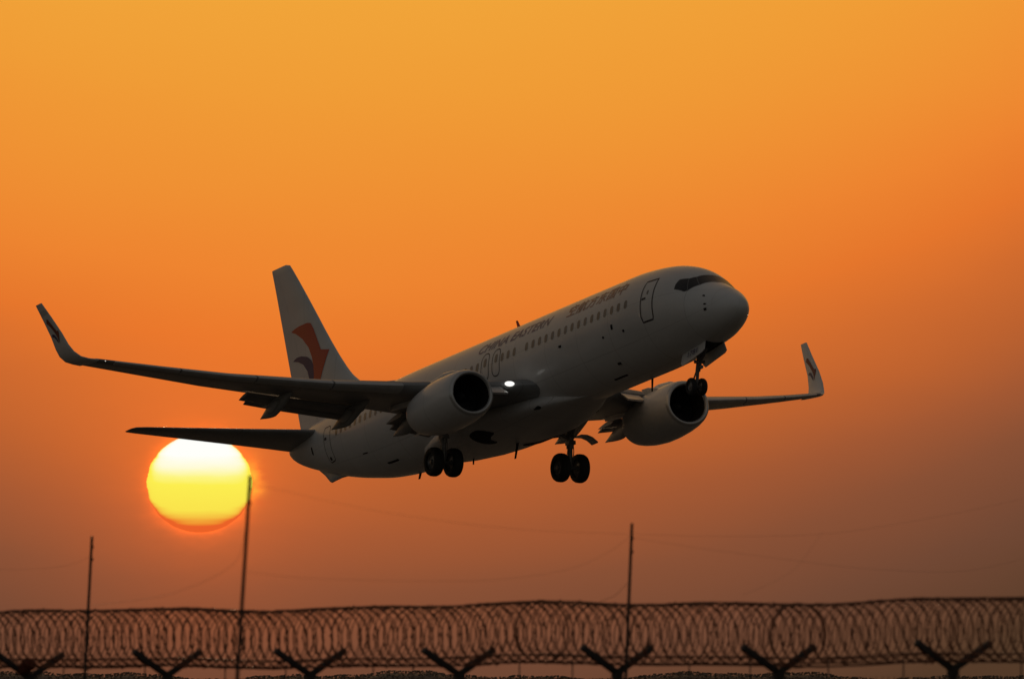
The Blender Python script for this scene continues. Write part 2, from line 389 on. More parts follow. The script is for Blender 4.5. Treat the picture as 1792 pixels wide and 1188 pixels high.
decal('lavatory_vent', [rrect(.16, .34, .07, 4, 34.42, .24)], zside, DARK, fus)
ring_mesh('radome_seam', [(1.12 + .01 * math.sin(R(a)), R(a) * 1.0) for a in range(0, 360, 6)], .012, lambda u, v: hp(u, v, .003), BELLY, fus)
# lettering
def text_bm(txt, size, shear=0, bold=0.0, space=1.0):
    c = bpy.data.curves.new('t', 'FONT'); c.body = txt; c.size = size; c.shear = shear; c.offset = bold; c.space_character = space
    c.fill_mode = 'FRONT'; c.resolution_u = 3
    o = bpy.data.objects.new('t', c); col.objects.link(o); bpy.context.view_layer.update()
    me = bpy.data.meshes.new_from_object(o.evaluated_get(bpy.context.evaluated_depsgraph_get()))
    bpy.data.objects.remove(o); bpy.data.curves.remove(c)
    bm = bmesh.new(); bm.from_mesh(me); bpy.data.meshes.remove(me)
    return bm
def fit_text(bm, w, h):
    us = [v.co.x for v in bm.verts]; vs = [v.co.y for v in bm.verts]
    for v in bm.verts:
        v.co.x = (v.co.x - min(us)) / (max(us) - min(us)) * w; v.co.y = (v.co.y - min(vs)) / (max(vs) - min(vs)) * h
    return bm
def crown(s0, z0):
    return lambda u, v: hp(s0 - u, th_of_z(s0 - u, z0) - v / 1.93, .010)
bm = fit_text(text_bm('CHINA EASTERN', 1.0, .22, .012, 1.04), 6.05, .48)
decal_bm('airline_lettering', bm, crown(18.72, 1.0), LETB, fus, .2)
bm = fit_text(text_bm('空航方东国中', 1.0, 0, .006, 1.05), 4.75, .64)
decal_bm('airline_lettering', bm, crown(11.3, .98), LETR, fus, .2)
# aerials, skid and fairing
def blade(name, base, tip, c0, c1, t=.03, parent=fus, m=DARK):
    mb = MB(); rings = []
    for p, c in ((base, c0), (tip, c1)):
        p = Vector(p); rings.append([L(p + Vector((c * a, t * b, 0))) for a, b in ((-.5, 0), (-.2, .5), (.2, .45), (.5, 0), (.2, -.45), (-.2, -.5))])
    mb.loft(rings, 0, True, True, True); return mb.build(name, m, parent)
blade('crown_antenna', (18.0, 0, 1.95), (18.25, 0, 2.42), .34, .16, .05, m=RED)
blade('belly_antenna', (19.2, .25, -2.35), (19.5, .25, -3.0), .26, .16, .06)
blade('belly_antenna', (23.1, .35, -2.0), (23.2, .35, -2.50), .16, .08, .06)
blade('belly_antenna', (27.6, .3, -1.95), (27.75, .3, -2.2), .26, .2, .06)
blade('belly_antenna', (8.5, .55, -1.85), (8.6, .55, -2.45), .2, .12, .05)
sk = MB(); rings = []
for s, w, d in ((33.3, .02, .02), (33.9, .12, .14), (34.5, .12, .34), (34.75, .08, .44), (34.9, .06, .42), (35.3, .05, .20), (35.8, .02, .04)):
    zb = fzb(s) + .12
    rings.append([L((s, w * math.cos(a), zb - (d + .1) * (.5 - .5 * math.sin(a)))) for a in [2 * math.pi * k / 10 for k in range(10)]])
sk.loft(rings, 0, True, True, True); sk.build('tail_skid', BELLY, fus)
fb = MB(); rings = []
FAIR = [(11.4, -1.75, -1.99, .35), (12.4, -1.62, -2.06, .62), (13.6, -1.42, -2.16, 1.12), (15, -1.25, -2.29, 1.60), (17, -1.05, -2.42, 2.03), (19, -1.0, -2.43, 2.08), (21, -1.05, -2.40, 2.03), (22.5, -1.15, -2.33, 1.88), (24, -1.35, -2.22, 1.45), (25.2, -1.6, -2.11, .6)]
for s, zt, zb, hw in FAIR:
    zc = (zt + zb) / 2 - .1
    rings.append([L((s, hw * abs(math.cos(a)) ** .85 * (1 if math.cos(a) > 0 else -1), zc + ((zt - zc) if math.sin(a) > 0 else (zc - zb)) * abs(math.sin(a)) ** .9 * (1 if math.sin(a) > 0 else -1))) for a in [2 * math.pi * k / 48 for k in range(48)]])
fb.loft(rings, 0, True, True, True); fairing = fb.build('belly_fairing', BELLY, plane)
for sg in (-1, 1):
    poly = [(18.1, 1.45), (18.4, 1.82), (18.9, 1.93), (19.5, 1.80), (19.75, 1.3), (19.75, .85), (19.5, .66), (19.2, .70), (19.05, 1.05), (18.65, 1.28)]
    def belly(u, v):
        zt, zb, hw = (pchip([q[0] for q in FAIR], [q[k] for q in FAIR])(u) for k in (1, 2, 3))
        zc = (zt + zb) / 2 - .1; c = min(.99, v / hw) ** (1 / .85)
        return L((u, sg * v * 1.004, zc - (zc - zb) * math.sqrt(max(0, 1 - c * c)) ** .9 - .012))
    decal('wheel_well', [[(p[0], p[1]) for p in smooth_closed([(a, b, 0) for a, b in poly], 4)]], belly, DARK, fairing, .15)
    iw = MB(); iw.tube([L((13.9, sg * 1.12, -1.86)), L((14.5, sg * 1.30, -1.94)), L((15.0, sg * 1.46, -2.0))], [.04, .12, .04], 10); iw.build('air_inlet', DARK, fairing)

# ---- wings
# side, (y, s of leading edge, z, chord, thickness ratio, twist deg)
WS = {-1: [(1.0, 13.6, -1.15, 8.1, .13, .5), (1.88, 14.42, -1.10, 7.15, .13, .5), (3.4, 15.42, -.97, 6.15, .125, 0), (5.8, 16.75, -.80, 4.95, .12, -1), (8.8, 18.32, -.50, 3.95, .115, -2.2), (12.2, 20.10, .0, 2.92, .11, -3.2), (14.5, 21.4, .47, 2.28, .108, -3.8), (16.75, 22.75, .98, 1.68, .105, -4.2)],
      1: [(1.0, 13.6, -1.15, 8.1, .13, .5), (1.88, 14.42, -1.10, 7.15, .13, .5), (3.4, 15.42, -.97, 6.15, .125, 0), (5.8, 16.75, -.80, 4.95, .12, -1), (8.8, 18.32, -.42, 3.95, .115, -2.2), (12.2, 20.05, .13, 2.92, .11, -3.2), (14.5, 21.25, .56, 2.28, .108, -3.8), (16.5, 22.35, .98, 1.68, .105, -4.2)]}
def foil(n=14, t=.12):
    out = []
    xs = [(1 - math.cos(math.pi * i / n)) / 2 for i in range(n + 1)]
    th = lambda x: 5 * t * (.2969 * x ** .5 - .126 * x - .3516 * x * x + .2843 * x ** 3 - .1036 * x ** 4)
    ca = lambda x: .05 * x * (1 - x) * (1.2 * x + .3)
    for x in reversed(xs): out.append((x, ca(x) + th(x)))
    for x in xs[1:-1]: out.append((x, ca(x) - th(x)))
    return out
def wing_point(sd, y, xc, zc):
    W = WS[sd]; ys = [a[0] for a in W]
    y_ = max(ys[0], min(ys[-1], y)); i = 0
    while i < len(ys) - 2 and ys[i + 1] < y_: i += 1
    t = (y_ - ys[i]) / (ys[i + 1] - ys[i])
    q = [W[i][k] + (W[i + 1][k] - W[i][k]) * t for k in range(6)]
    tw = R(q[5]); x, z = xc * q[3], zc * q[3]
    return Vector((q[1] + x * math.cos(tw) + z * math.sin(tw), sd * y, q[2] - x * math.sin(tw) + z * math.cos(tw)))
def make_wing(sd):
    W = WS[sd]; mb = MB(); ys = []
    for i in range(len(W) - 1):
        k = 3
        for j in range(k): ys.append(W[i][0] + (W[i + 1][0] - W[i][0]) * j / k)
    ys.append(W[-1][0])
    rings = []
    for y in ys:
        t = pchip([a[0] for a in W], [a[4] for a in W])(y)
        rings.append([L(wing_point(sd, y, x, z)) for x, z in foil(14, t)])
    mb.loft(rings, 0, True, True, True)
    wing = mb.build('wing', WINGM, plane, angle=40)
    # winglet: blended turn then a swept, tapered blade
    yb, sb, zb, cb = W[-1][0], W[-1][1], W[-1][2], W[-1][3]
    if sd < 0: rows = [(yb, sb, zb, cb, 8), (yb + .28, sb + .25, zb + .08, 1.52, 14), (yb + .52, sb + .52, zb + .22, 1.42, 34), (yb + .70, sb + .78, zb + .48, 1.30, 58), (yb + .80, sb + 1.02, zb + .80, 1.16, 74), (yb + .88, sb + 1.40, zb + 1.35, .98, 79), (yb + 1.0, sb + 2.0, zb + 2.1, .76, 79), (yb + 1.11, sb + 2.62, zb + 2.82, .54, 79)]
    else: rows = [(yb, sb, zb, cb, 8), (yb + .28, sb + .25, zb + .06, 1.52, 14), (yb + .52, sb + .58, zb + .20, 1.40, 34), (yb + .70, sb + .90, zb + .44, 1.30, 58), (yb + .82, sb + 1.15, zb + .76, 1.18, 74), (yb + .92, sb + 1.55, zb + 1.32, .98, 80), (yb + 1.06, sb + 2.25, zb + 2.1, .74, 80), (yb + 1.19, sb + 2.88, zb + 2.84, .50, 80)]
    wl = MB(); rings = []
    for y, s, z, c, ang in rows:
        up = Vector((0, -sd * math.sin(R(ang)), math.cos(R(ang))))
        rings.append([L(Vector((s, sd * y, z)) + Vector((c * x, 0, 0)) + up * (c * zz * .85) + Vector((0, 0, c * x * .055 * (1 - ang / 85)))) for x, zz in foil(12, .10)])
    wl.loft(rings, 0, True, False, True)
    wlo = wl.build('winglet', WHITE, wing, angle=45)
    # logo on the face turned to the camera (outer face of the starboard, inner face of the port)
    def wmap(u, v):                                # u 0..1 along chord from the trailing edge, v 0..1 up the blade
        k = 4 + v * 3; i = min(6, int(k)); t = k - i
        a, b = rows[i], rows[i + 1]; q = [a[j] + (b[j] - a[j]) * t for j in range(5)]
        x = 1 - u; zz = 5 * .10 * (.2969 * x ** .5 - .126 * x - .3516 * x * x + .2843 * x ** 3 - .1036 * x ** 4)
        up = Vector((0, -sd * math.sin(R(q[4])), math.cos(R(q[4]))))
        sg = 1 if sd > 0 else -1
        return L(Vector((q[1], sd * q[0], q[2])) + Vector((q[3] * x, 0, 0)) + up * (sg * (q[3] * zz * .85 + .012) + (q[3] * .05 * x * (1 - x) * (1.2 * x + .3) * .85)))
    red = [(.22, .50), (.40, .565), (.56, .56), (.66, .45), (.76, .30), (.90, .30), (.70, .16), (.52, .02), (.57, .16), (.54, .29), (.44, .40), (.33, .46)]
    blu = [(.12, .24), (.28, .28), (.42, .25), (.50, .15), (.47, .02), (.40, .10), (.30, .19)]
    decal('winglet_emblem', [red], lambda u, v: wmap(u, v + .10), WLRED, wlo, .08)
    decal('winglet_emblem', [blu], lambda u, v: wmap(u, v + .10), BLUE, wlo, .08)
    lp = MB(); p = wing_point(sd, W[-1][0] - .25, .0, .0); lp.lathe([(-.045, .001), (-.03, .022), (0, .03), (.03, .022), (.045, .001)], L(p + Vector((.04, 0, .0))), (0, 1, 0), 12)
    lp.build('position_light', STROBE if sd < 0 else GLASS, wing)
    # slats: drooped leading edge segments
    def nose(y, ext, dz, frac):
        pts = []
        for x, z in foil(14, .118):
            if x <= frac: pts.append((x, z))
        return [L(wing_point(sd, y, x - ext, z * 1.06 - dz)) for x, z in pts]
    segs = [(6.15, 8.55), (8.62, 11.25), (11.32, 13.9), (13.97, 16.2)]
    for a, b in segs:
        mb = MB(); mb.loft([nose(a + (b - a) * k / 4, .022, .012, .16) for k in range(5)], 0, True, True, True)
        mb.build('slat', SLAT, wing, angle=50)
    # krueger panel inboard of the engine
    mb = MB()
    kr = []
    for y in (2.75, 3.2, 3.65, 4.05):
        f_, b_ = wing_point(sd, y, -.085, -.075), wing_point(sd, y, .012, -.012)
        kr.append([L(f_), L(f_ + Vector((-.05, 0, .06))), L(b_ + Vector((0, 0, .05))), L(b_)])
    mb.loft(kr, 0, True, True, True); mb.build('krueger_flap', SLAT, wing, angle=50)
    # flaps, drooped behind and below the trailing edge
    def flap_ring(y, x0, dz, ch, droop, t=.13):
        o_ = wing_point(sd, y, x0, dz); dr = R(droop); pts = []
        for x, z in foil(8, t):
            pts.append(L(o_ + Vector((ch * (x * math.cos(dr) + z * math.sin(dr)), 0, ch * (-x * math.sin(dr) + z * math.cos(dr))))))
        return pts
    for a, b, c0, c1, d0, d1, e0, e1 in ((2.15, 4.15, 1.55, 1.50, 7, 6, .50, .46), (5.75, 10.45, 1.38, .84, 5, 10, .42, .30)):
        mb = MB(); af = MB(); r1 = []; r2 = []
        for k in range(7):
            t = k / 6; y = a + (b - a) * t; cc = c0 + (c1 - c0) * t; dr = d0 + (d1 - d0) * t
            r1.append(flap_ring(y, .84, -.030, cc, dr))
            ch = pchip([q[0] for q in W], [q[3] for q in W])(y); y2 = a + .05 + (b - a - .28) * t
            r2.append(flap_ring(y2, .84 + cc * .80 * math.cos(R(dr)) / ch, -.030 - cc * .80 * math.sin(R(dr)) / ch - .075 / ch, e0 + (e1 - e0) * t, dr + 9, .15))
        mb.loft(r1, 0, True, True, True); fl = mb.build('flap', FLAPM, wing, angle=40)
        af.loft(r2, 0, True, True, True); af.build('aft_flap', FLAPM, fl, angle=40)
    # flap track fairings
    for y, x0, ln, dn in ((9.35, .42, 3.05, 9.5), (6.35, .48, 3.5, 8.5), (3.75, .62, 3.1, 9.0)):
        mb = MB(); rings = []; base = wing_point(sd, y, x0, -.035)
        dirv = Vector((math.cos(R(dn)), 0, -math.sin(R(dn))))
        for k in range(15):
            t = k / 14
            f = max(.03, (min(1, t / .55)) ** .7 * (1 if t < .55 else 1 - ((t - .55) / .45) ** 1.35))
            w, d = .19 * f, .36 * f
            c = base + dirv * (ln * t) + Vector((0, 0, -.04 * math.sin(math.pi * t) - .05 * t * t))
            rings.append([L(c + Vector((0, w * math.cos(a), d * math.sin(a)))) for a in [2 * math.pi * j / 14 for j in range(14)]])
        mb.loft(rings, 0, True, True, True); mb.build('flap_track_fairing', WINGM, wing)
    # landing light at the root leading edge
    lm = MB(); c = wing_point(sd, 2.47, .0, .0) + Vector((-.06, 0, .04)); rings = []
    ax = Vector((0, sd, -.02)); fw = Vector((-1, 0, 0)); upv = Vector((0, 0, 1))
    for k in range(6):
        a = math.pi / 2 * k / 5
        rings.append([L(c + fw * (.12 * math.sin(a)) + (ax * .22 * math.cos(b) + upv * .105 * math.sin(b)) * max(math.cos(a), .01)) for b in [2 * math.pi * j / 20 for j in range(20)]])
    lm.loft(rings, 0, True, True, True); lm.build('landing_light', LAMP if sd < 0 else GLASS, wing)
    return wing
wings = {sd: make_wing(sd) for sd in (-1, 1)}

# ---- engines
def make_engine(sd):
    yc = sd * 4.95
    prof = [(13.42, .93, -1.74), (13.50, .985, -1.745), (13.62, 1.03, -1.75), (13.9, 1.08, -1.77), (14.4, 1.125, -1.80), (15.1, 1.15, -1.83), (15.8, 1.13, -1.86), (16.5, 1.05, -1.88), (17.05, .95, -1.88), (17.35, .87, -1.88)]
    inn = [(13.42, .93), (13.385, .905), (13.40, .87), (13.5, .835), (13.8, .80), (14.2, .79), (14.5, .80)]
    n = 56
    def ring(s, r, z, k=1.0):
        out = []
        for j in range(n):
            a = 2 * math.pi * j / n; c, sn = math.cos(a), math.sin(a)
            rr_ = r * (1 - .06 * max(0, -sn) ** 3 * k - .055 * max(0, sn) ** 2 * k) * (1 + .03 * abs(c) ** 4 * (1 if sn < 0 else .3) * k)
            out.append(L((s, yc + rr_ * c, z + rr_ * sn)))
        return out
    mb = MB(); mb.loft([ring(*p) for p in prof[1:]] , 0)
    mb.loft([ring(17.35, .87, -1.88), ring(17.34, .84, -1.88), ring(16.6, .85, -1.88), ring(16.6, .4, -1.88)], 1)
    eng = mb.build('engine', [WHITE, DARK], plane, angle=50)
    lip = MB(); lip.loft([ring(s, r, -1.745) for s, r in ((13.505, .983), (13.45, .955), (13.42, .935), (13.388, .895), (13.395, .855), (13.42, .825), (13.5, .795))]); lip.build('inlet_lip', LIPM, eng, angle=80)
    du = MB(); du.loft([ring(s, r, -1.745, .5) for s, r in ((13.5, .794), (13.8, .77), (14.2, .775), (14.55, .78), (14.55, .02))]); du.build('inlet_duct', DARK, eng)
    fan = MB(); c0 = Vector((14.45, yc, -1.745))
    for k in range(24):
        a = 2 * math.pi * k / 24; rings = []
        for r, tw in ((.22, 25), (.5, 42), (.77, 58)):
            rad = Vector((0, math.cos(a), math.sin(a))); tan = Vector((0, -math.sin(a), math.cos(a)))
            d = (Vector((-math.cos(R(tw)), 0, 0)) + tan * math.sin(R(tw))) * .12
            th = Vector((math.sin(R(tw)), 0, 0)) * .012 + tan * math.cos(R(tw)) * .012
            p = c0 + rad * r
            rings.append([L(p - d - th * .2), L(p + th), L(p + d + th * .2), L(p - th)])
        fan.loft(rings, 0, True, True, True)
    fan.build('fan', FANM, eng, smooth=False)
    sp = MB(); sp.lathe([(0, .23), (.12, .20), (.26, .12), (.36, .04), (.385, .001)], L((14.42, yc, -1.745)), (1, 0, 0), 20); sp.build('spinner', FANM, eng)
    ex = MB(); ex.lathe([(.9, .62), (.3, .60), (-.2, .52), (-.75, .42), (-.74, .39), (.1, .38)], L((17.3, yc, -1.88)), (1, 0, 0), 32)
    ex.lathe([(.1, .28), (-.5, .26), (-.95, .15), (-1.3, .02)], L((17.3, yc, -1.88)), (1, 0, 0), 24); ex.build('exhaust_nozzle', EXH, eng)
    py = MB(); rings = []
    for s, zt, zb, w in ((14.3, -.70, -.9, .04), (14.8, -.56, -.9, .13), (15.6, -.50, -.95, .20), (16.6, -.62, -1.25, .22), (17.8, -.75, -1.35, .21), (19.2, -.85, -1.2, .14), (20.2, -.95, -1.12, .03)):
        rings.append([L((s, yc + w * a, zb + (zt - zb) * b)) for a, b in ((-1, 0), (-1, .5), (-.75, .85), (0, 1), (.75, .85), (1, .5), (1, 0), (0, -.05))])
    py.loft(rings, 0, True, True, True); py.build('pylon', WHITE, eng, angle=60)
    for sg in (-1, 1):                            # strake on the cowl
        if sg != -sd: continue
        st = MB(); a = R(52) if sg > 0 else R(128)
        rad = Vector((0, math.cos(a), math.sin(a))); tn = Vector((0, -math.sin(a), math.cos(a))) * .014
        b0, b1 = Vector((14.55, yc, -1.81)) + rad * 1.1, Vector((15.6, yc, -1.85)) + rad * 1.1
        st.loft([[L(b0 + tn), L(b1 + tn), L(b1 + rad * .26 + tn + Vector((.05, 0, 0))), L(b1 + rad * .24 + tn - Vector((.45, 0, 0)))],
                 [L(b0 - tn), L(b1 - tn), L(b1 + rad * .26 - tn + Vector((.05, 0, 0))), L(b1 + rad * .24 - tn - Vector((.45, 0, 0)))]], 0, True, True, True)
        st.build('nacelle_strake', WHITE, eng, smooth=False)
    return eng
engines = {sd: make_engine(sd) for sd in (-1, 1)}

# ---- fin
FZ = [1.2, 1.9, 2.55, 2.79, 3.13, 3.62, 4.83, 6.73, 8.6, 8.84, 8.93]
FL = [30.2, 30.9, 31.55, 31.90, 32.42, 32.97, 34.07, 35.61, 37.18, 37.40, 37.75]
FT = [37.1, 37.3, 37.45, 37.5, 37.6, 37.72, 38.02, 38.48, 38.95, 39.02, 39.02]
ffl, fft = pchip(FZ, FL), pchip(FZ, FT)
def fint(z): return .105 - .035 * (z - 2) / 7
def fin_half(s, z):
    c = fft(z) - ffl(z); x = max(0, min(1, (s - ffl(z)) / c)); t = fint(z)
    return c * 5 * t * (.2969 * x ** .5 - .126 * x - .3516 * x * x + .2843 * x ** 3 - .1036 * x ** 4)
mb = MB(); rings = []
zs = [1.2, 1.9, 2.3, 2.55, 2.7, 2.79, 2.95, 3.13, 3.35, 3.62, 4.2, 4.83, 5.5, 6.1, 6.73, 7.4, 8.0, 8.6, 8.84, 8.93]
RUD = .70
for z in zs:
    c = fft(z) - ffl(z); f = foil(12, fint(z)); ring = []
    xs = [(1 - math.cos(math.pi * i / 24)) / 2 for i in range(13)]
    xs = [x / xs[-1] * RUD for x in xs]
    up = [(ffl(z) + x * c, fin_half(ffl(z) + x * c, z)) for x in xs]
    if z > 8.9: up = [(s, h * .35) for s, h in up]
    ring = [L((s, h, z)) for s, h in up] + [L((s, -h, z)) for s, h in reversed(up[1:])]
    rings.append(ring)
mb.loft(rings, 0, True, True, True)
fin = mb.build('vertical_stabilizer', WHITE, plane, angle=45)
mb = MB(); rings = []
for z in zs:
    c = fft(z) - ffl(z); xs = [RUD + .004 + (1 - RUD - .004) * i / 8 for i in range(9)]
    up = [(ffl(z) + x * c, fin_half(ffl(z) + x * c, z) * .985) for x in xs]
    if z > 8.9: up = [(s, h * .35) for s, h in up]
    rings.append([L((s, h, z)) for s, h in up] + [L((s, -h, z)) for s, h in reversed(up[:-1])])
mb.loft(rings, 0, True, True, True); mb.build('rudder', WHITE, fin, angle=45)
# dorsal fillet
mb = MB(); rings = []
for s, h, w in ((27.0, 1.90, .05), (28.5, 2.10, .09), (30, 2.34, .13), (31, 2.52, .16), (31.6, 2.66, .18), (32.0, 2.84, .18), (32.4, 3.05, .16)):
    zb = 1.4
    rings.append([L((s, -w, zb)), L((s, -w * .8, zb + (h - zb) * .6)), L((s, -w * .3, h - .02)), L((s, 0, h)), L((s, w * .3, h - .02)), L((s, w * .8, zb + (h - zb) * .6)), L((s, w, zb))])
mb.loft(rings, 0, True, True, True); mb.build('dorsal_fillet', WHITE, fin, angle=60)
red = [(37.47, 5.97), (37.1, 6.03), (36.67, 6.06), (35.89, 6.05), (35.6, 5.98), (35.36, 5.68), (34.75, 4.68), (34.09, 4.55), (34.4, 4.05), (34.78, 3.51), (35.2, 2.95), (35.7, 2.5), (35.5, 3.1), (35.47, 3.66), (35.47, 4.08), (35.55, 4.49), (35.85, 4.99), (36.42, 5.48), (37.01, 5.8)]
blu = [(37.50, 4.72), (37.1, 4.80), (36.6, 4.77), (36.01, 4.62), (35.65, 4.42), (35.42, 4.12), (35.45, 3.66), (35.7, 3.0), (36.1, 2.7), (35.96, 3.3), (35.96, 3.72), (36.08, 4.03), (36.46, 4.38), (36.96, 4.59)]
def finmap(u, v): return L((u, -(fin_half(u, v) + .012), v))
decal('tail_emblem', [red], finmap, RED, fin, .2)
decal('tail_emblem', [blu], finmap, BLUE, fin, .2)

# ---- tailplane
def make_stab(sd):
    rows = [(.30, 33.55, .93, 4.3), (1.2, 34.20, 1.05, 3.85), (3, 35.5, 1.28, 2.98), (5, 36.97, 1.55, 2.05), (6.7, 38.2, 1.77, 1.27), (7.05, 38.5, 1.81, 1.0), (7.17, 38.75, 1.82, .65)]
    def rings(a, b, n, shr):
        out = []
        for y, s, z, c in rows:
            xs = [a + (b - a) * (1 - math.cos(math.pi * i / (2 * n) if b < 1 else math.pi / 2 * i / n + 0)) if a == 0 else a + (b - a) * i / n for i in range(n + 1)]
            f = lambda x: 5 * .09 * (.2969 * x ** .5 - .126 * x - .3516 * x * x + .2843 * x ** 3 - .1036 * x ** 4) * c * shr
            k = .35 if y > 7.1 else 1
            pts = [(x, f(x) * k) for x in xs]
            low = pts[:-1] if b >= 1 else pts
            out.append([L((s + x * c, sd * y, z + h)) for x, h in pts] + [L((s + x * c, sd * y, z - h)) for x, h in reversed(low[1 if a == 0 else 0:])])
        return out
    mb = MB(); mb.loft(rings(0, .70, 10, 1), 0, True, True, True); st = mb.build('horizontal_stabilizer', WINGM, plane, angle=45)
    mb = MB(); mb.loft(rings(.704, 1, 5, .98), 0, True, True, True); mb.build('elevator', WINGM, st, angle=45)
for sd in (-1, 1): make_stab(sd)

# ---- landing gear
def wheel(mb, c, r, w, ax):
    a = w / 2
    mb.lathe([(-a * .55, r * .55), (-a * .95, r * .62), (-a, r * .78), (-a * .86, r * .92), (-a * .5, r * .985), (0, r), (a * .5, r * .985), (a * .86, r * .92), (a, r * .78), (a * .95, r * .62), (a * .55, r * .55)], c, ax, 36, 0)
    mb.lathe([(-a * .55, r * .56), (-a * .62, r * .5), (-a * .35, r * .42), (-a * .5, r * .2), (-a * .75, r * .16), (-a * .75, .001)], c, ax, 24, 1)
    mb.lathe([(a * .55, r * .56), (a * .62, r * .5), (a * .35, r * .42), (a * .5, r * .2), (a * .75, r * .16), (a * .75, .001)], c, ax, 24, 1)
YA = (0, 1, 0)
def main_gear(sd):
    y0 = sd * 2.92; mb = MB()
    mb.tube([L((19.55, y0, -1.0)), L((19.62, y0, -1.9)), L((19.68, y0, -2.45))], [.16, .16, .15], 14)
    mb.tube([L((19.68, y0, -2.42)), L((19.76, y0, -3.23))], .105, 14)
    mb.tube([L((19.76, y0 - .62, -3.23)), L((19.76, y0 + .62, -3.23))], .075, 12)
    mb.tube([L((19.6, y0, -2.1)), L((19.55, y0 - sd * .75, -1.75)), L((19.5, y0 - sd * 1.5, -1.5))], .075, 10)          # side brace
    mb.tube([L((19.6, y0, -2.05)), L((18.7, y0 - sd * .05, -1.3))], .06, 10)
    mb.tube([L((19.84, y0, -2.45)), L((20.06, y0, -2.78)), L((19.88, y0, -3.13))], .045, 8)                             # torsion links
    mb.tube([L((19.55, y0 + .10, -2.0)), L((19.60, y0 + .12, -2.6)), L((19.72, y0 + .1, -3.1))], .022, 6)               # brake hoses
    mb.tube([L((19.58, y0 - .12, -2.1)), L((19.50, y0 - .14, -2.55)), L((19.70, y0 - .1, -3.12))], .018, 6)
    mb.box(L((19.62, y0, -2.22)), (1, 0, 0), YA, (0, 0, 1), .36, .30, .16)
    g = mb.build('main_landing_gear', STRUT, plane)
    for k in (-1, 1):
        w = MB(); wheel(w, L((19.76, y0 + k * .44, -3.23)), .595, .43, YA); w.build('wheel', [RUBBER, RIM], g, angle=50)
    d = MB(); prof = [(.16, -2.02), (.42, -1.93), (.70, -1.93), (.95, -2.02), (1.18, -2.20)]
    d.loft([[L((s0, y0 + sd * y, z)) for y, z in prof] + [L((s0, y0 + sd * y, z + .05)) for y, z in reversed(prof)] for s0 in (19.42, 19.95)], 0, True, True, True)
    d.build('gear_door', BELLY, g, smooth=False)
for sd in (-1, 1): main_gear(sd)
def nose_gear():
    mb = MB()
    mb.tube([L((3.45, 0, -1.3)), L((3.80, 0, -2.25)), L((3.95, 0, -2.62))], [.11, .11, .10], 12)
    mb.tube([L((3.95, 0, -2.6)), L((4.12, 0, -3.20))], .065, 12)
    mb.tube([L((4.12, -.30, -3.20)), L((4.12, .30, -3.20))], .055, 10)
    mb.tube([L((3.0, 0, -1.7)), L((3.4, .0, -2.05)), L((3.78, 0, -2.3))], .065, 8)
    mb.tube([L((4.02, 0, -2.55)), L((4.28, 0, -2.82)), L((4.18, 0, -3.1))], .035, 8)
    mb.tube([L((3.78, -.22, -2.28)), L((3.78, .22, -2.28))], .07, 10)
    mb.lathe([(.10, .001), (.09, .08), (0, .085), (-.05, .03)], L((3.72, 0, -2.5)), (1, 0, 0), 14)
    g = mb.build('nose_landing_gear', STRUT, plane)
    for k in (-1, 1):
        w = MB(); wheel(w, L((4.12, k * .235, -3.20)), .345, .20, YA); w.build('wheel', [RUBBER, RIM], g, angle=50)
    for sg in (-1, 1):
        d = MB(); pts = []
        outl = [(2.50, -1.72, .44), (3.3, -1.80, .44), (4.32, -1.90, .44), (4.34, -2.28, .52), (4.20, -2.38, .53), (2.62, -2.13, .53), (2.46, -2.05, .52)]
        d.loft([[L((s, sg * y, z)) for s, z, y in outl], [L((s, sg * (y - .035), z)) for s, z, y in outl]], 0, True, True, True)
        dr = d.build('nose_gear_door', WHITE, g, smooth=False)
        if sg < 0:
            bm = fit_text(text_bm('1781', 1.0, 0, .012), .72, .22)
            decal_bm('door_number', bm, lambda u, v: L((3.75 - u, -(.44 + (.42 - v - u * .09) * .225 + .016), -2.14 + v + u * .09)), LETB, dr, .3)
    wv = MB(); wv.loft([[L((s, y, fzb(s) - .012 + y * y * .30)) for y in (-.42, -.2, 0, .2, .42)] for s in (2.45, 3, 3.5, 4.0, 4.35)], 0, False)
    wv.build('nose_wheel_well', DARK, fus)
nose_gear()

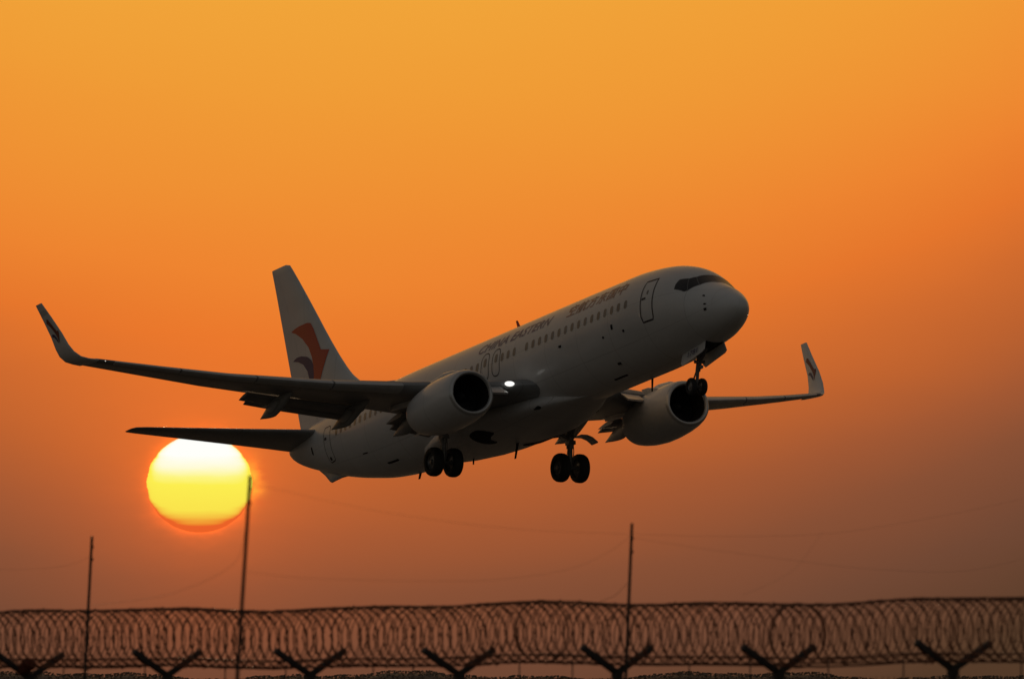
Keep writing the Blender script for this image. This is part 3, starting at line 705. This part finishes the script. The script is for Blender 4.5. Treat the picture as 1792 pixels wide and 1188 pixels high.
# ------------------------------------------------------------------ the setting sun
def sun_disc():
    mb = MB(); n = 128
    D = 9000.0; r = D * math.tan(R(.2600)); rnd = random.Random(4); wob_ = [rnd.uniform(-1, 1) for _ in range(130)]
    def rim(i): return r * (1 + (.009 * math.sin(i * .55) + .006 * wob_[i]) * (1 if i > 8 else i / 8))   # refraction ripples the limb in level bands
    mb.loft([[(rim(i) * math.cos(a) * math.cos(b), rim(i) * math.cos(a) * math.sin(b), .925 * r * math.sin(a)) for b in [2 * math.pi * j / n for j in range(n)]] for i, a in enumerate([-math.pi / 2 + .001 + (math.pi - .002) * i / 96 for i in range(97)])], 0, True, True, True)
    m = bpy.data.materials.new('sun_photosphere'); m.use_nodes = True; t = m.node_tree; t.nodes.clear()
    g = t.nodes.new('ShaderNodeTexCoord'); s = t.nodes.new('ShaderNodeSeparateXYZ'); t.links.new(g.outputs['Generated'], s.inputs[0])
    nz = t.nodes.new('ShaderNodeTexNoise'); nz.inputs['Scale'].default_value = 2.2
    mpz = t.nodes.new('ShaderNodeMapping'); mpz.inputs['Scale'].default_value = (1, 1, 5); t.links.new(g.outputs['Generated'], mpz.inputs[0]); t.links.new(mpz.outputs[0], nz.inputs[0])
    ma = t.nodes.new('ShaderNodeMath'); ma.operation = 'MULTIPLY_ADD'; ma.inputs[1].default_value = .05; t.links.new(nz.outputs[0], ma.inputs[0]); t.links.new(s.outputs[2], ma.inputs[2])
    rp = t.nodes.new('ShaderNodeValToRGB'); e = rp.color_ramp.elements
    st = [(0.015, (234, 98, 40)), (.065, (240, 138, 46)), (.15, (245, 190, 64)), (.25, (250, 228, 76)), (.50, (252, 238, 80)), (.58, (253, 245, 130)), (.68, (255, 251, 215)), (.80, (255, 255, 250))]
    while len(e) < len(st): e.new(.5)
    for q, (p, c) in zip(e, st): q.position = p; q.color = lin(c) + (1,)
    lw = t.nodes.new('ShaderNodeLayerWeight'); lw.inputs[0].default_value = .5
    pw = t.nodes.new('ShaderNodeMath'); pw.operation = 'POWER'; pw.inputs[1].default_value = 3.2; t.links.new(lw.outputs['Facing'], pw.inputs[0])
    mb2 = t.nodes.new('ShaderNodeMath'); mb2.operation = 'MULTIPLY_ADD'; mb2.inputs[1].default_value = -.42; t.links.new(pw.outputs[0], mb2.inputs[0]); t.links.new(ma.outputs[0], mb2.inputs[2])
    t.links.new(mb2.outputs[0], rp.inputs[0])
    em = t.nodes.new('ShaderNodeEmission'); t.links.new(rp.outputs[0], em.inputs[0]); em.inputs[1].default_value = 1.0
    o = t.nodes.new('ShaderNodeOutputMaterial'); t.links.new(em.outputs[0], o.inputs[0])
    ob = mb.build('sun', m); ob.location = SUNV * D + Vector((0, 0, 1.7))
    tag(ob, 'low white and yellow setting sun below the tail of the jet', 'sun')
sun_disc()

# ------------------------------------------------------------------ perimeter fence
FX, FY, DX, DY = -4.990, 120.0, 1.4983, -2.3326
def fpt(i, z=0, off=0):                           # off: across the fence
    u = Vector((DX, DY, 0)).normalized(); p = Vector((-u.y, u.x, 0))
    return Vector((FX + DX * i, FY + DY * i, z)) + p * off
JZ = 2.25
fence = empty('perimeter_fence', fpt(3)); tag(fence, 'wire mesh airfield fence on dark steel posts with forked Y tops', 'fence')
def floc(v): return v - fpt(3)
I0, I1 = -1, 8
PIX = (48, 297, 543, 804, 1083, 1364, 1664)
post0 = None
def post_mesh():
    mb = MB(); u = Vector((DX, DY, 0)).normalized(); p = Vector((-u.y, u.x, 0))
    mb.tube([(0, 0, -.3), (0, 0, JZ - .02)], .045, 12)
    for sg in (-1, 1):
        a = Vector((0, 0, JZ - .05)); b = a + p * sg * .40 + Vector((0, 0, .245)); d = (b - a).normalized()
        mb.box((a + b) / 2, d, u, d.cross(u), (b - a).length, .062, .055)
        for k in (.35, .65, .95):
            q = a.lerp(b, k); mb.tube([q + d.cross(u) * .02, q + d.cross(u) * (.05 if d.cross(u).z > 0 else -.05)], .006, 6)
    mb.box((0, 0, JZ - .06), p, u, (0, 0, 1), .085, .08, .10)
    return mb
for i in range(I0, I1 + 1):
    if post0 is None:
        post0 = post_mesh().build('fence_post', POSTM, fence, smooth=True, angle=30, bevel=.004); o = post0
    else:
        o = post0.copy(); col.objects.link(o); o.parent = fence
    o.location = floc(fpt(i)) + Vector((0, 0, random.uniform(-.012, .012))); o.rotation_euler = (R(random.uniform(-.6, .6)), R(random.uniform(-.6, .6)), R(random.uniform(-3, 3)))
for i in range(I0, I1):
    mb = MB()
    for k in range(1, 28):
        t = k / 28 + random.uniform(-.004, .004)
        mb.tube([floc(fpt(i + t, .06)), floc(fpt(i + t, JZ - .10))], .0032, 4, caps=False)
    for z in [.1 + .2 * j for j in range(10)]:
        mb.tube([floc(fpt(i + .015, z)), floc(fpt(i + .985, z))], .0032, 4, caps=False)
    for k in (random.uniform(.2, .5), random.uniform(.6, .85)):
        mb.tube([floc(fpt(i + k, JZ - .32)), floc(fpt(i + k + random.uniform(-.004, .004), JZ + .06))], .007, 5)
    mb.build('mesh_panel', MESHM, fence)
# concertina coil lying in the forks
coil = empty('razor_wire', fpt(3, JZ)); tag(coil, 'long rusty razor wire coil lying in the forked post tops', 'razor wire')
def cloc(v): return v - fpt(3, JZ)
ZC, RC = 2.575, .295
def coil_z(t): return ZC - .007 * max(0, t - 2.5) + .018 * math.sin(t * 2.1 + .6) + .012 * math.sin(t * 5.3 + 2)
def helix(hand, ph, pitch, rj, seed):
    rnd = random.Random(seed); mb = MB(); pts = []
    length = (I1 - I0) * math.hypot(DX, DY); n = int(length / pitch * 22)
    u = Vector((DX, DY, 0)).normalized(); p = Vector((-u.y, u.x, 0))
    sh = [rnd.uniform(-1, 1) for _ in range(int(length / pitch) + 3)]
    rad = [rnd.uniform(-1, 1) for _ in range(int(length / pitch) + 3)]
    for k in range(n + 1):
        turns = k / 22; a = hand * 2 * math.pi * turns + ph; j = int(turns); f = turns - j; f = f * f * (3 - 2 * f)
        along = turns * pitch + (sh[j] * (1 - f) + sh[j + 1] * f) * pitch * .16
        r = RC + (rad[j] * (1 - f) + rad[j + 1] * f) * rj
        i = I0 + along / math.hypot(DX, DY)
        c = fpt(i, coil_z(i))
        v = c + p * (r * math.cos(a)) + Vector((0, 0, r * math.sin(a))); v.z = max(v.z, JZ + .025)
        pts.append(cloc(v))
    mb.tube(pts, .0054, 5)
    # barbs: small flat blades along the tape
    for k in range(0, n, 4):
        a = Vector(pts[k]); d = (Vector(pts[k + 1]) - a).normalized(); w = d.cross(Vector((rnd.uniform(-1, 1), rnd.uniform(-1, 1), rnd.uniform(-1, 1)))).normalized()
        mb.add([a - d * .022 - w * .004, a + w * .020 - d * .03, a + w * .003, a + w * .020 + d * .03, a + d * .022 - w * .004, a - w * .02], [(0, 1, 2), (2, 3, 4), (0, 2, 4, 5)])
    return mb.build('wire_strand', RAZOR, coil)
helix(1, 0.3, .168, .008, 11)
helix(-1, 1.4, .168, .008, 23)
# straight tie strands through the coil, top and bottom
mb = MB()
for z, off in ((RC, .02), (RC - .015, -.05), (-RC * .72, .16), (-RC * .72, -.16), (-RC * .97, 0), (-RC * .95, .05)):
    mb.tube([cloc(fpt(I0 + t * .25, coil_z(I0 + t * .25) + z + random.uniform(-.006, .006), off)) for t in range((I1 - I0) * 4 + 1)], .0075, 6)
mb.build('tie_strand', RAZOR, coil)
# overlapping end loops where two coils are joined
for i in (3.52, 5.10):
    mb = MB(); u = Vector((DX, DY, 0)).normalized(); p = Vector((-u.y, u.x, 0)); c = fpt(i, coil_z(i) + .004)
    for d in (0, .018):
        mb.tube([cloc(c + u * d + p * (RC * 1.02 * math.cos(a)) + Vector((0, 0, RC * 1.02 * math.sin(a)))) for a in [2 * math.pi * k / 40 for k in range(41)]], .0054, 6)
    mb.build('end_loop', RAZOR, coil)
# rag caught in the leftmost fork
mb = MB(); rnd = random.Random(5); rings = []
for i in range(9):
    a = -math.pi / 2 + math.pi * i / 8
    rings.append([Vector((.095 * math.cos(a) * math.cos(b) * (1 + .35 * rnd.uniform(-1, 1)), .06 * math.cos(a) * math.sin(b) * (1 + .4 * rnd.uniform(-1, 1)), (.075) * math.sin(a) * (1 + .3 * rnd.uniform(-1, 1)) + .05 * math.cos(b) * math.cos(a))) for b in [2 * math.pi * j / 14 for j in range(14)]])
mb.loft(rings, 0, True, True, True)
o = mb.build('rag', RAGM); o.location = fpt(0.0, JZ + .06, 0) + Vector((-.02, -.06, 0)); tag(o, 'dark red brown rag snagged in the fork of the leftmost fence post', 'rag')

# ------------------------------------------------------------------ netting poles and their wires
F_ = 20340.0
def pix(px, py, d):                               # a real point at distance d along the view axis
    c, s = math.cos(R(1.9)), math.sin(R(1.9)); a = (px - 896) / F_ * d; u = (594 - py) / F_ * d
    return Vector((a, c * d - s * u, 1.7 + s * d + c * u))
def pole(label, top, low, d, r, knobs, hooks):
    T = pix(*top, d); B = pix(*low, d); dr = (B - T).normalized(); k = -T.z / dr.z; G = T + dr * k
    root = empty('net_pole', G); tag(root, label, 'pole', 'thin leaning net poles along the fence')
    mb = MB(); mb.tube([Vector((0, 0, -.2)), (T - G) * .5, T - G], [r * 1.1, r, r * .85], 10); mb.build('pole_shaft', POLEM, root)
    for f, w in knobs:
        mb = MB(); c = (T - G).lerp(Vector((0, 0, 0)), f); mb.tube([c + Vector((-.005, 0, 0)), c + Vector((w, 0, .012)), c + Vector((w * 1.1, 0, -.012))], .009, 7); mb.build('wire_clip', POLEM, root)
    for f, w in hooks:
        mb = MB(); c = (T - G).lerp(Vector((0, 0, 0)), f)
        mb.tube([c, c + Vector((w * .5, 0, -.01)), c + Vector((w, 0, .015)), c + Vector((w * 1.05, 0, .05))], .006, 6); mb.build('hook', POLEM, root)
    return T, G
pT = {}
pT[0] = pole('short thin dark pole left of the sun, leaning slightly right', (161, 938), (148, 1188), 116, .017, [(.03, .015), (.065, .018)], [(.37, .045)])
pT[1] = pole('tallest thin dark pole rising across the right edge of the sun', (438, 832), (415, 1188), 91, .0165, [(.03, .012), (.06, .014), (.36, .022)], [])
pT[2] = pole('thin dark pole standing right of the main wheels of the jet', (1106, 915), (1095, 1188), 109, .017, [(.04, .014), (.075, .016), (.62, .02)], [(.33, .05)])
def wire(label, pts, r=.0008):
    P = [pix(*p) for p in pts]; out = []
    for i in range(len(P) - 1):
        p0, p1, p2, p3 = P[max(i - 1, 0)], P[i], P[i + 1], P[min(i + 2, len(P) - 1)]
        for k in range(6):
            t = k / 6; out.append(.5 * (2 * p1 + (p2 - p0) * t + (2 * p0 - 5 * p1 + 4 * p2 - p3) * t * t + (-p0 + 3 * p1 - 3 * p2 + p3) * t ** 3))
    out.append(P[-1]); mb = MB(); mb.tube(out, r, 5)
    o = mb.build('net_wire', WIREM); tag(o, label, 'wire', 'thin sagging wires between the net poles')
wire('thin wire sagging from the tallest pole down left to the short pole', [(432, 905, 91), (419, 972, 92), (384, 1003, 95), (330, 1028, 100), (270, 1045, 105), (160, 1059, 116)], .0011)
wire('thin wire sagging between the tallest pole and the right pole', [(433, 1000, 91), (520, 1010, 93), (620, 1014, 96), (760, 1016, 100), (880, 1013, 103), (1000, 994, 106), (1070, 962, 108), (1105, 936, 109)])
wire('highest thin wire crossing from the sun to beyond the right pole', [(437, 845, 91), (600, 882, 95), (720, 903, 99), (900, 925, 104), (1106, 934, 109), (1300, 938, 116), (1480, 930, 122), (1700, 892, 130), (1840, 860, 136)])
wire('thin wire dipping lowest to the right of the right pole', [(1106, 940, 109), (1220, 958, 112), (1350, 975, 116), (1460, 989, 119), (1560, 997, 122), (1690, 998, 126), (1830, 968, 130)])
wire('thin wire reaching the short pole from the left picture edge', [(-40, 996, 124), (60, 995, 120), (120, 988, 118), (160, 972, 116)])
wire('short slack wire end hanging from the right pole to the coil', [(1104, 1015, 109), (1090, 1028, 109.5), (1075, 1042, 110), (1050, 1052, 110)], .002)
wire('slack wire rising from the coil toward the right side', [(1300, 1040, 112), (1345, 1022, 113), (1375, 1006, 114), (1400, 985, 115), (1440, 930, 116)])

# ------------------------------------------------------------------ far side of the airfield
LEAF = mat('far_foliage', (.22, .165, .12), .9, var=.35, scale=.6)
# the dim wood along the far edge of the airfield
mb = MB(); rnd = random.Random(9)
for _ in range(52000):
    px = rnd.uniform(-420, 2220); d = 1880 + rnd.uniform(-25, 25)
    prof = 88 + 5 * math.sin(px * .0105 + .5) + 3 * math.sin(px * .027 + 1) + 1.2 * math.sin(px * .083 + 2)
    top = prof / F_ * d + 1.7; p = Vector(((px - 896) / F_ * d, d, top * (1 - rnd.random() ** 1.15 * .62)))
    n1 = Vector((rnd.gauss(0, 1), rnd.gauss(0, 1), rnd.gauss(0, 1))).normalized(); t1 = n1.orthogonal().normalized() * .22; t2 = n1.cross(t1.normalized()) * .18
    mb.add([p - t1, p + t2, p + t1, p - t2], [(0, 1, 2, 3)])
def wood_top(px, d): return (84 + 5 * math.sin(px * .0105 + .5) + 3 * math.sin(px * .027 + 1) + 1.2 * math.sin(px * .083 + 2)) / F_ * d + 1.7
fr_, bk_ = [], []
for px in range(-420, 2221, 8):                   # the packed undergrowth behind the outer twigs
    x = (px - 896) / F_ * 1880; t = wood_top(px, 1880)
    fr_.append([(x, 1866, 0), (x, 1868, t * .8), (x, 1874, t * .96), (x, 1882, t), (x, 1896, t * .9), (x, 1902, 0)])
mb.loft(fr_, 0, False)
tag(mb.build('far_wood', LEAF, smooth=False), 'dim brown wood along the far edge of the airfield', 'wood', kind='stuff')
